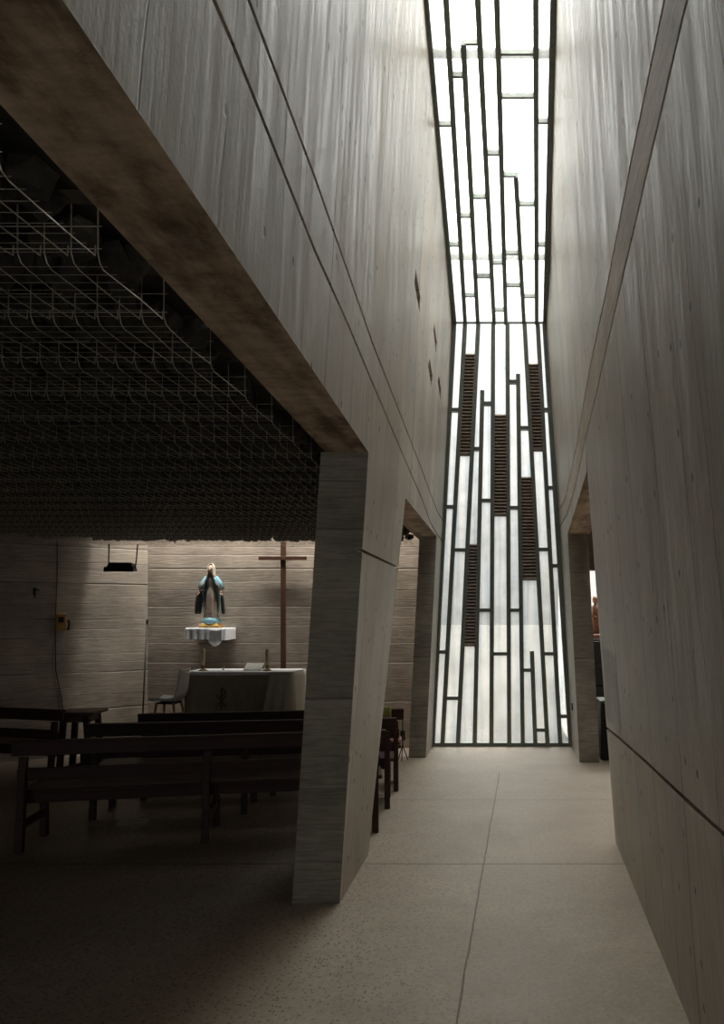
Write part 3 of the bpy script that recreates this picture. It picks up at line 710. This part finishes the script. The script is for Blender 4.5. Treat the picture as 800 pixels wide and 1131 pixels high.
# the statue: robed woman with open arms, blue mantle
t = empty('madonna_statue', (SX+.005, 9.80, SH+.0065), .05, 'painted statue of a robed woman with blue mantle on the cloth covered shelf', 'statue')
m = MB(); m.box((0, 0, .018), (.25, .20, .036)); m.box((0, 0, .045), (.21, .17, .02)); m.build('gilt_base', M['gold'], t, bevel=.005); t.scale = (1.06, 1.06, 1.06)
m = MB(); m.lathe([(.001,.05),(.10,.055),(.105,.08),(.09,.115),(.055,.14),(.001,.145)], n=18)
for q in range(7): m.lathe([(.001,-.03),(.03,-.02),(.038,0),(.03,.02),(.001,.032)], c=(.09*math.cos(q*.9), .06*math.sin(q*.9), .082), n=10)
m.build('cloud_globe', M['blue'], t, smooth=True)
def ell(cx, cy, z, rx, ry, n=24, fold=0.0, w=9):
    return [(cx+rx*math.cos(2*PI*k/n)*(1+fold*math.sin(w*2*PI*k/n)), cy+ry*math.sin(2*PI*k/n)*(1+fold*math.sin(w*2*PI*k/n)), z) for k in range(n)]
m = MB()
m.rings([ell(0,0,.125,.085,.075,fold=.10), ell(0,0,.20,.088,.072,fold=.10), ell(0,0,.35,.078,.062,fold=.08), ell(0,-.004,.46,.064,.052,fold=.05), ell(0,-.004,.525,.047,.040,fold=.02),
         ell(0,-.003,.56,.052,.042), ell(0,0,.61,.062,.044), ell(0,0,.645,.055,.038), ell(0,0,.668,.026,.024)], 0)
m.rings([ell(0,0,.66,.020,.020), ell(0,-.002,.685,.019,.019), ell(0,-.006,.70,.028,.032), ell(0,-.008,.725,.036,.042), ell(0,-.006,.755,.038,.044), ell(0,0,.785,.030,.034), ell(0,.002,.80,.010,.012)], 1)
m.tube([(0,-.048,.752),(0,-.060,.733),(0,-.052,.727)], [.004,.008,.004], 6, 1)      # nose
m.tube([(-.012,-.049,.715),(0,-.053,.714),(.012,-.049,.715)], .003, 6, 1)
for s in (-1, 1):
    m.tube([(s*.014,-.047,.748),(s*.02,-.045,.748)], .004, 6, 2)
    m.tube([(s*.050,0,.628),(s*.085,-.01,.56),(s*.120,-.035,.485)], [.026,.030,.034], 12, 0)   # sleeve
    m.tube([(s*.116,-.033,.492),(s*.130,-.045,.462)], [.014,.012], 8, 1)
    m.tube([(s*.130,-.045,.466),(s*.140,-.055,.440)], [.015,.011], 8, 1)                        # palm
    for f in range(4):
        m.tube([(s*(.133+.005*f),-.062+.007*f,.444),(s*(.141+.006*f),-.070+.008*f,.42-.002*f),(s*(.145+.006*f),-.072+.008*f,.40+.003*abs(f-1.5))], [.0042,.004,.003], 6, 1)
    m.tube([(s*.128,-.052,.455),(s*.122,-.068,.438)], [.005,.0035], 6, 1)
m.build('robed_figure', [M['gown'], M['skin'], M['lining']], t, smooth=True)
def arc(z, rx, ry, a0, a1, cx=0, cy=0, fold=.0, th=.008, n=22):
    A = [math.radians(a0+(a1-a0)*k/(n-1)) for k in range(n)]
    o_ = [(cx+rx*(1+fold*math.sin(k*1.7))*math.cos(q), cy+ry*(1+fold*math.sin(k*1.7))*math.sin(q), z) for k, q in enumerate(A)]
    i_ = [(cx+(rx*(1+fold*math.sin(k*1.7))-th)*math.cos(q), cy+(ry*(1+fold*math.sin(k*1.7))-th)*math.sin(q), z) for k, q in enumerate(A)]
    return o_+i_[::-1]
m = MB(); m.rings([arc(.20,.098,.085,-5,185,fold=.08), arc(.32,.102,.085,-12,192,fold=.07), arc(.45,.108,.080,-30,210,fold=.05), arc(.54,.108,.072,-45,225,fold=.03), arc(.61,.086,.060,-55,235), arc(.65,.070,.052,-60,240)]); m.build('blue_mantle', M['blue'], t, smooth=True)
m = MB(); m.rings([arc(.61,.082,.060,-58,238), arc(.68,.054,.052,-62,242), arc(.74,.051,.057,-58,238), arc(.785,.044,.052,-40,220), arc(.812,.028,.034,-40,220), arc(.825,.010,.012,-40,220,th=.006)]); m.build('veil', M['veil'], t, smooth=True)
for s in (-1, 1):                                   # blue over the shoulders, hanging mantle ends with shade in their colour
    m = MB(); m.tube([(s*.052,.012,.650),(s*.092,.008,.575),(s*.128,-.018,.498)], [.026,.040,.040], 12); m.build('mantle_sleeve', M['blue'], t, smooth=True)
    m = MB(); R = []
    for j in range(7):
        f = j/6; z = .475-.30*f; w_ = (.022+.022*math.sin(PI*f*.8))*(1 if s < 0 else .5)
        R.append([(s*(.135+.025*f)+w_*math.cos(q*PI/6)*(1+.2*math.sin(q*2)), -.02+.014*math.sin(q*PI/6), z) for q in range(12)])
    m.rings(R); m.build('hanging_mantle_end', M['lining'], t, smooth=True)

# ------------------------------------------------------------------ things on the left wall
def wallpt(x, y, off=0):
    k = (x-CX)/F; Y = 18.36/(1.341-k)             # WL: X = -4.96-1.341*(10-Y)
    Y = (4.96+13.41)/(1.341-k); X = k*Y; nrm = Vector((.597, -.802, 0)).normalized()
    return Vector((X, Y, EYE+(CY-y)/F*Y))+nrm*off
wn_rz = math.atan2(-.597, -.802)
RZ = math.atan2(2.49, 3.34)
p = wallpt(67, 687)
t = empty('wall_telephone', p, RZ, 'yellow wall box with hanging handset on the left wall', 'telephone')
m = MB(); m.box((0, -.035, 0), (.12, .06, .22)); m.build('box', M['yellow'], t, bevel=.008)
m = MB(); m.tube([(.085,-.05,.02),(.09,-.06,-.02),(.085,-.06,-.07),(.075,-.05,-.10)], [.018,.011,.011,.018], 10); m.build('handset', M['dark'], t, smooth=True)
m = MB(); m.box((0, -.068, .03), (.06, .006, .07)); m.build('keypad', M['dark'], t)
m = MB(); m.tube([wallpt(60+dx, y, .012) for dx, y in [(3,596),(3,640),(1.5,672),(1,700),(1.5,740),(4,752),(8,772),(10,788),(10.5,810)]], .006, 6); o = m.build('cable', M['dark'], smooth=True); tag(o, 'black cable running down the left wall past the yellow box', 'cable')
p = wallpt(38, 656); t = empty('wall_hook', p, RZ, 'small dark iron hook high on the shaded left wall', 'hook')
m = MB(); m.box((0, -.006, .03), (.03, .012, .09)); m.build('plate', M['dark'], t); m = MB(); m.tube([(0,-.01,.05),(.02,-.05,.06),(.045,-.06,.04)], .008, 8); m.build('hook_arm', M['dark'], t, smooth=True)
m = MB(); m.tube([(0,-.01,-.03),(.0,-.05,-.05),(0,-.06,-.02)], .008, 8); m.build('hook_arm', M['dark'], t, smooth=True)
t = empty('floodlight', (-4.93, 9.28, 2.43), .1, 'black floodlight hung from the ceiling in front of the left wall', 'lamp')
m = MB(); m.hexa([(-.17,-.10,-.045),(.17,-.10,-.045),(.15,.10,-.03),(-.15,.10,-.03),(-.14,-.07,.07),(.14,-.07,.07),(.13,.09,.06),(-.13,.09,.06)]); m.build('housing', M['dark'], t, bevel=.006)
m = MB(); m.box((0, -.10, -.02), (.36, .02, .06), Matrix.Rotation(-.3, 3, 'X')); m.build('front_rim', M['charcoal'], t, bevel=.003)
m = MB(); m.tube([(-.16,0,.0),(-.165,0,.12),(-.16,0,.31)], .008, 8); m.build('hanger', M['dark'], t, smooth=True)
m = MB(); m.tube([(.16,0,.0),(.175,0,.12),(.19,0,.31)], .008, 8); m.build('hanger', M['dark'], t, smooth=True)
m = MB(); m.tube([Vector((-4.86, 9.62, .0)), Vector((-4.90, 9.86, 1.72))], [.012, .009], 8); m.tube([Vector((-4.90, 9.86, 1.72)), Vector((-4.902, 9.87, 1.78))], [.016, .013], 8)
o = m.build('long_pole', M['dark'], smooth=True); tag(o, 'thin dark pole leaning into the corner left of the altar', 'pole')
# little stand by the left window pillar
t = empty('metal_stand', (-1.31, 9.10, 0), .2, 'thin black metal stand beside the narrow left pillar', 'stand')
for q in range(3):
    m = MB(); m.tube([(0,0,.2),(.07*math.cos(q*2.09+.3),.07*math.sin(q*2.09+.3),.006)], .006, 6); m.build('leg', M['dark'], t)
m = MB(); m.tube([(0,0,.2),(0,0,.54)], .007, 8); m.build('post', M['dark'], t)
m = MB(); m.lathe([(.001,.0),(.035,.0),(.03,.12),(.001,.125)], c=(0,0,.26), n=12); m.build('holder', M['charcoal'], t)

# ------------------------------------------------------------------ through the right opening
t = empty('metal_box', (1.44, 9.34, 0), 0, 'low dark grey metal box on the floor beside the right window pillar', 'box')
m = MB(); m.box((0, 0, .36), (.50, .42, .72)); m.build('body', M['charcoal'], t, bevel=.008)
m = MB(); m.box((0, 0, .735), (.53, .45, .03)); m.build('lid', M['steel'], t, bevel=.004)
for q in range(2):
    m = MB(); m.box((0, -.216, .22+q*.30), (.44, .012, .25)); m.build('front_panel', M['dark'], t)
t = empty('dark_cabinet', (1.50, 10.95, 0), 0, 'tall dark cabinet deep in the side room behind the right pillar', 'cabinet')
m = MB(); m.box((0, 0, .05), (.50, .44, .10)); m.build('plinth', M['charcoal'], t)
m = MB(); m.box((0, .01, .79), (.52, .46, 1.38)); m.build('body', M['dark'], t, bevel=.006)
for q in range(4):
    m = MB(); m.box((0, -.232, .28+q*.34), (.47, .02, .30)); d = m.build('drawer', M['charcoal'], t, bevel=.004)
    m = MB(); m.tube([(-.06,-.245,.36+q*.34),(-.06,-.265,.36+q*.34),(.06,-.265,.36+q*.34),(.06,-.245,.36+q*.34)], .005, 8); m.build('handle', M['steel'], d)
m = MB(); m.box((2.8, 12.57, .78), (3.2, .04, 1.56)); m.build('trim_2', M['charcoal'], kind='structure')
t = empty('carved_saint', (1.335, 10.90, 1.481), .5, 'brown carved wooden statue of a figure on the tall dark cabinet in the side room', 'statue')
m = MB(); m.box((0, 0, .03), (.20, .18, .06)); m.build('base', M['carved'], t, bevel=.005)
m = MB(); m.rings([ell(0,0,.055,.085,.07,fold=.08), ell(0,0,.2,.075,.06,fold=.07), ell(0,0,.33,.055,.045,fold=.03), ell(0,0,.40,.07,.05), ell(0,0,.43,.045,.035), ell(0,0,.455,.02,.02), ell(-.01,-.01,.475,.035,.037), ell(-.012,-.015,.51,.042,.045), ell(-.01,-.01,.545,.032,.036), ell(-.01,-.01,.56,.01,.01)])
m.tube([(-.06,0,.40),(-.085,-.02,.31),(-.03,-.07,.27)], [.024,.022,.014], 10); m.tube([(.06,0,.40),(.09,-.02,.32),(.02,-.075,.30)], [.024,.022,.014], 10)
for f in range(4): m.tube([(-.03,-.07,.265+.008*f),(-.008,-.085,.265+.008*f)], .004, 6)
m.tube([(-.012,-.058,.515),(-.012,-.066,.505)], [.004,.006], 6)
m.build('carved_figure', M['carved'], t, smooth=True); t.scale = (1.15, 1.15, 1.15)
# added unseen area lamp that brightens the side room like window light
l = bpy.data.lights.new('side_room_fill', 'AREA'); l.shape = 'RECTANGLE'; l.size = 1.2; l.size_y = 1.0; l.energy = 35; l.color = (1, .97, .92)
o = bpy.data.objects.new('side_room_fill', l); COL.objects.link(o); o.location = (2.9, 11.7, 3.05)

# small socket on the far right wall
t = empty('wall_socket', (XR(9.2, .62)-.0, 9.6, .62), PI/2, 'tiny dark socket low on the wall strip beside the window', 'socket')
m = MB(); m.box((0, .006, 0), (.05, .016, .09)); m.build('plate', M['dark'], t)
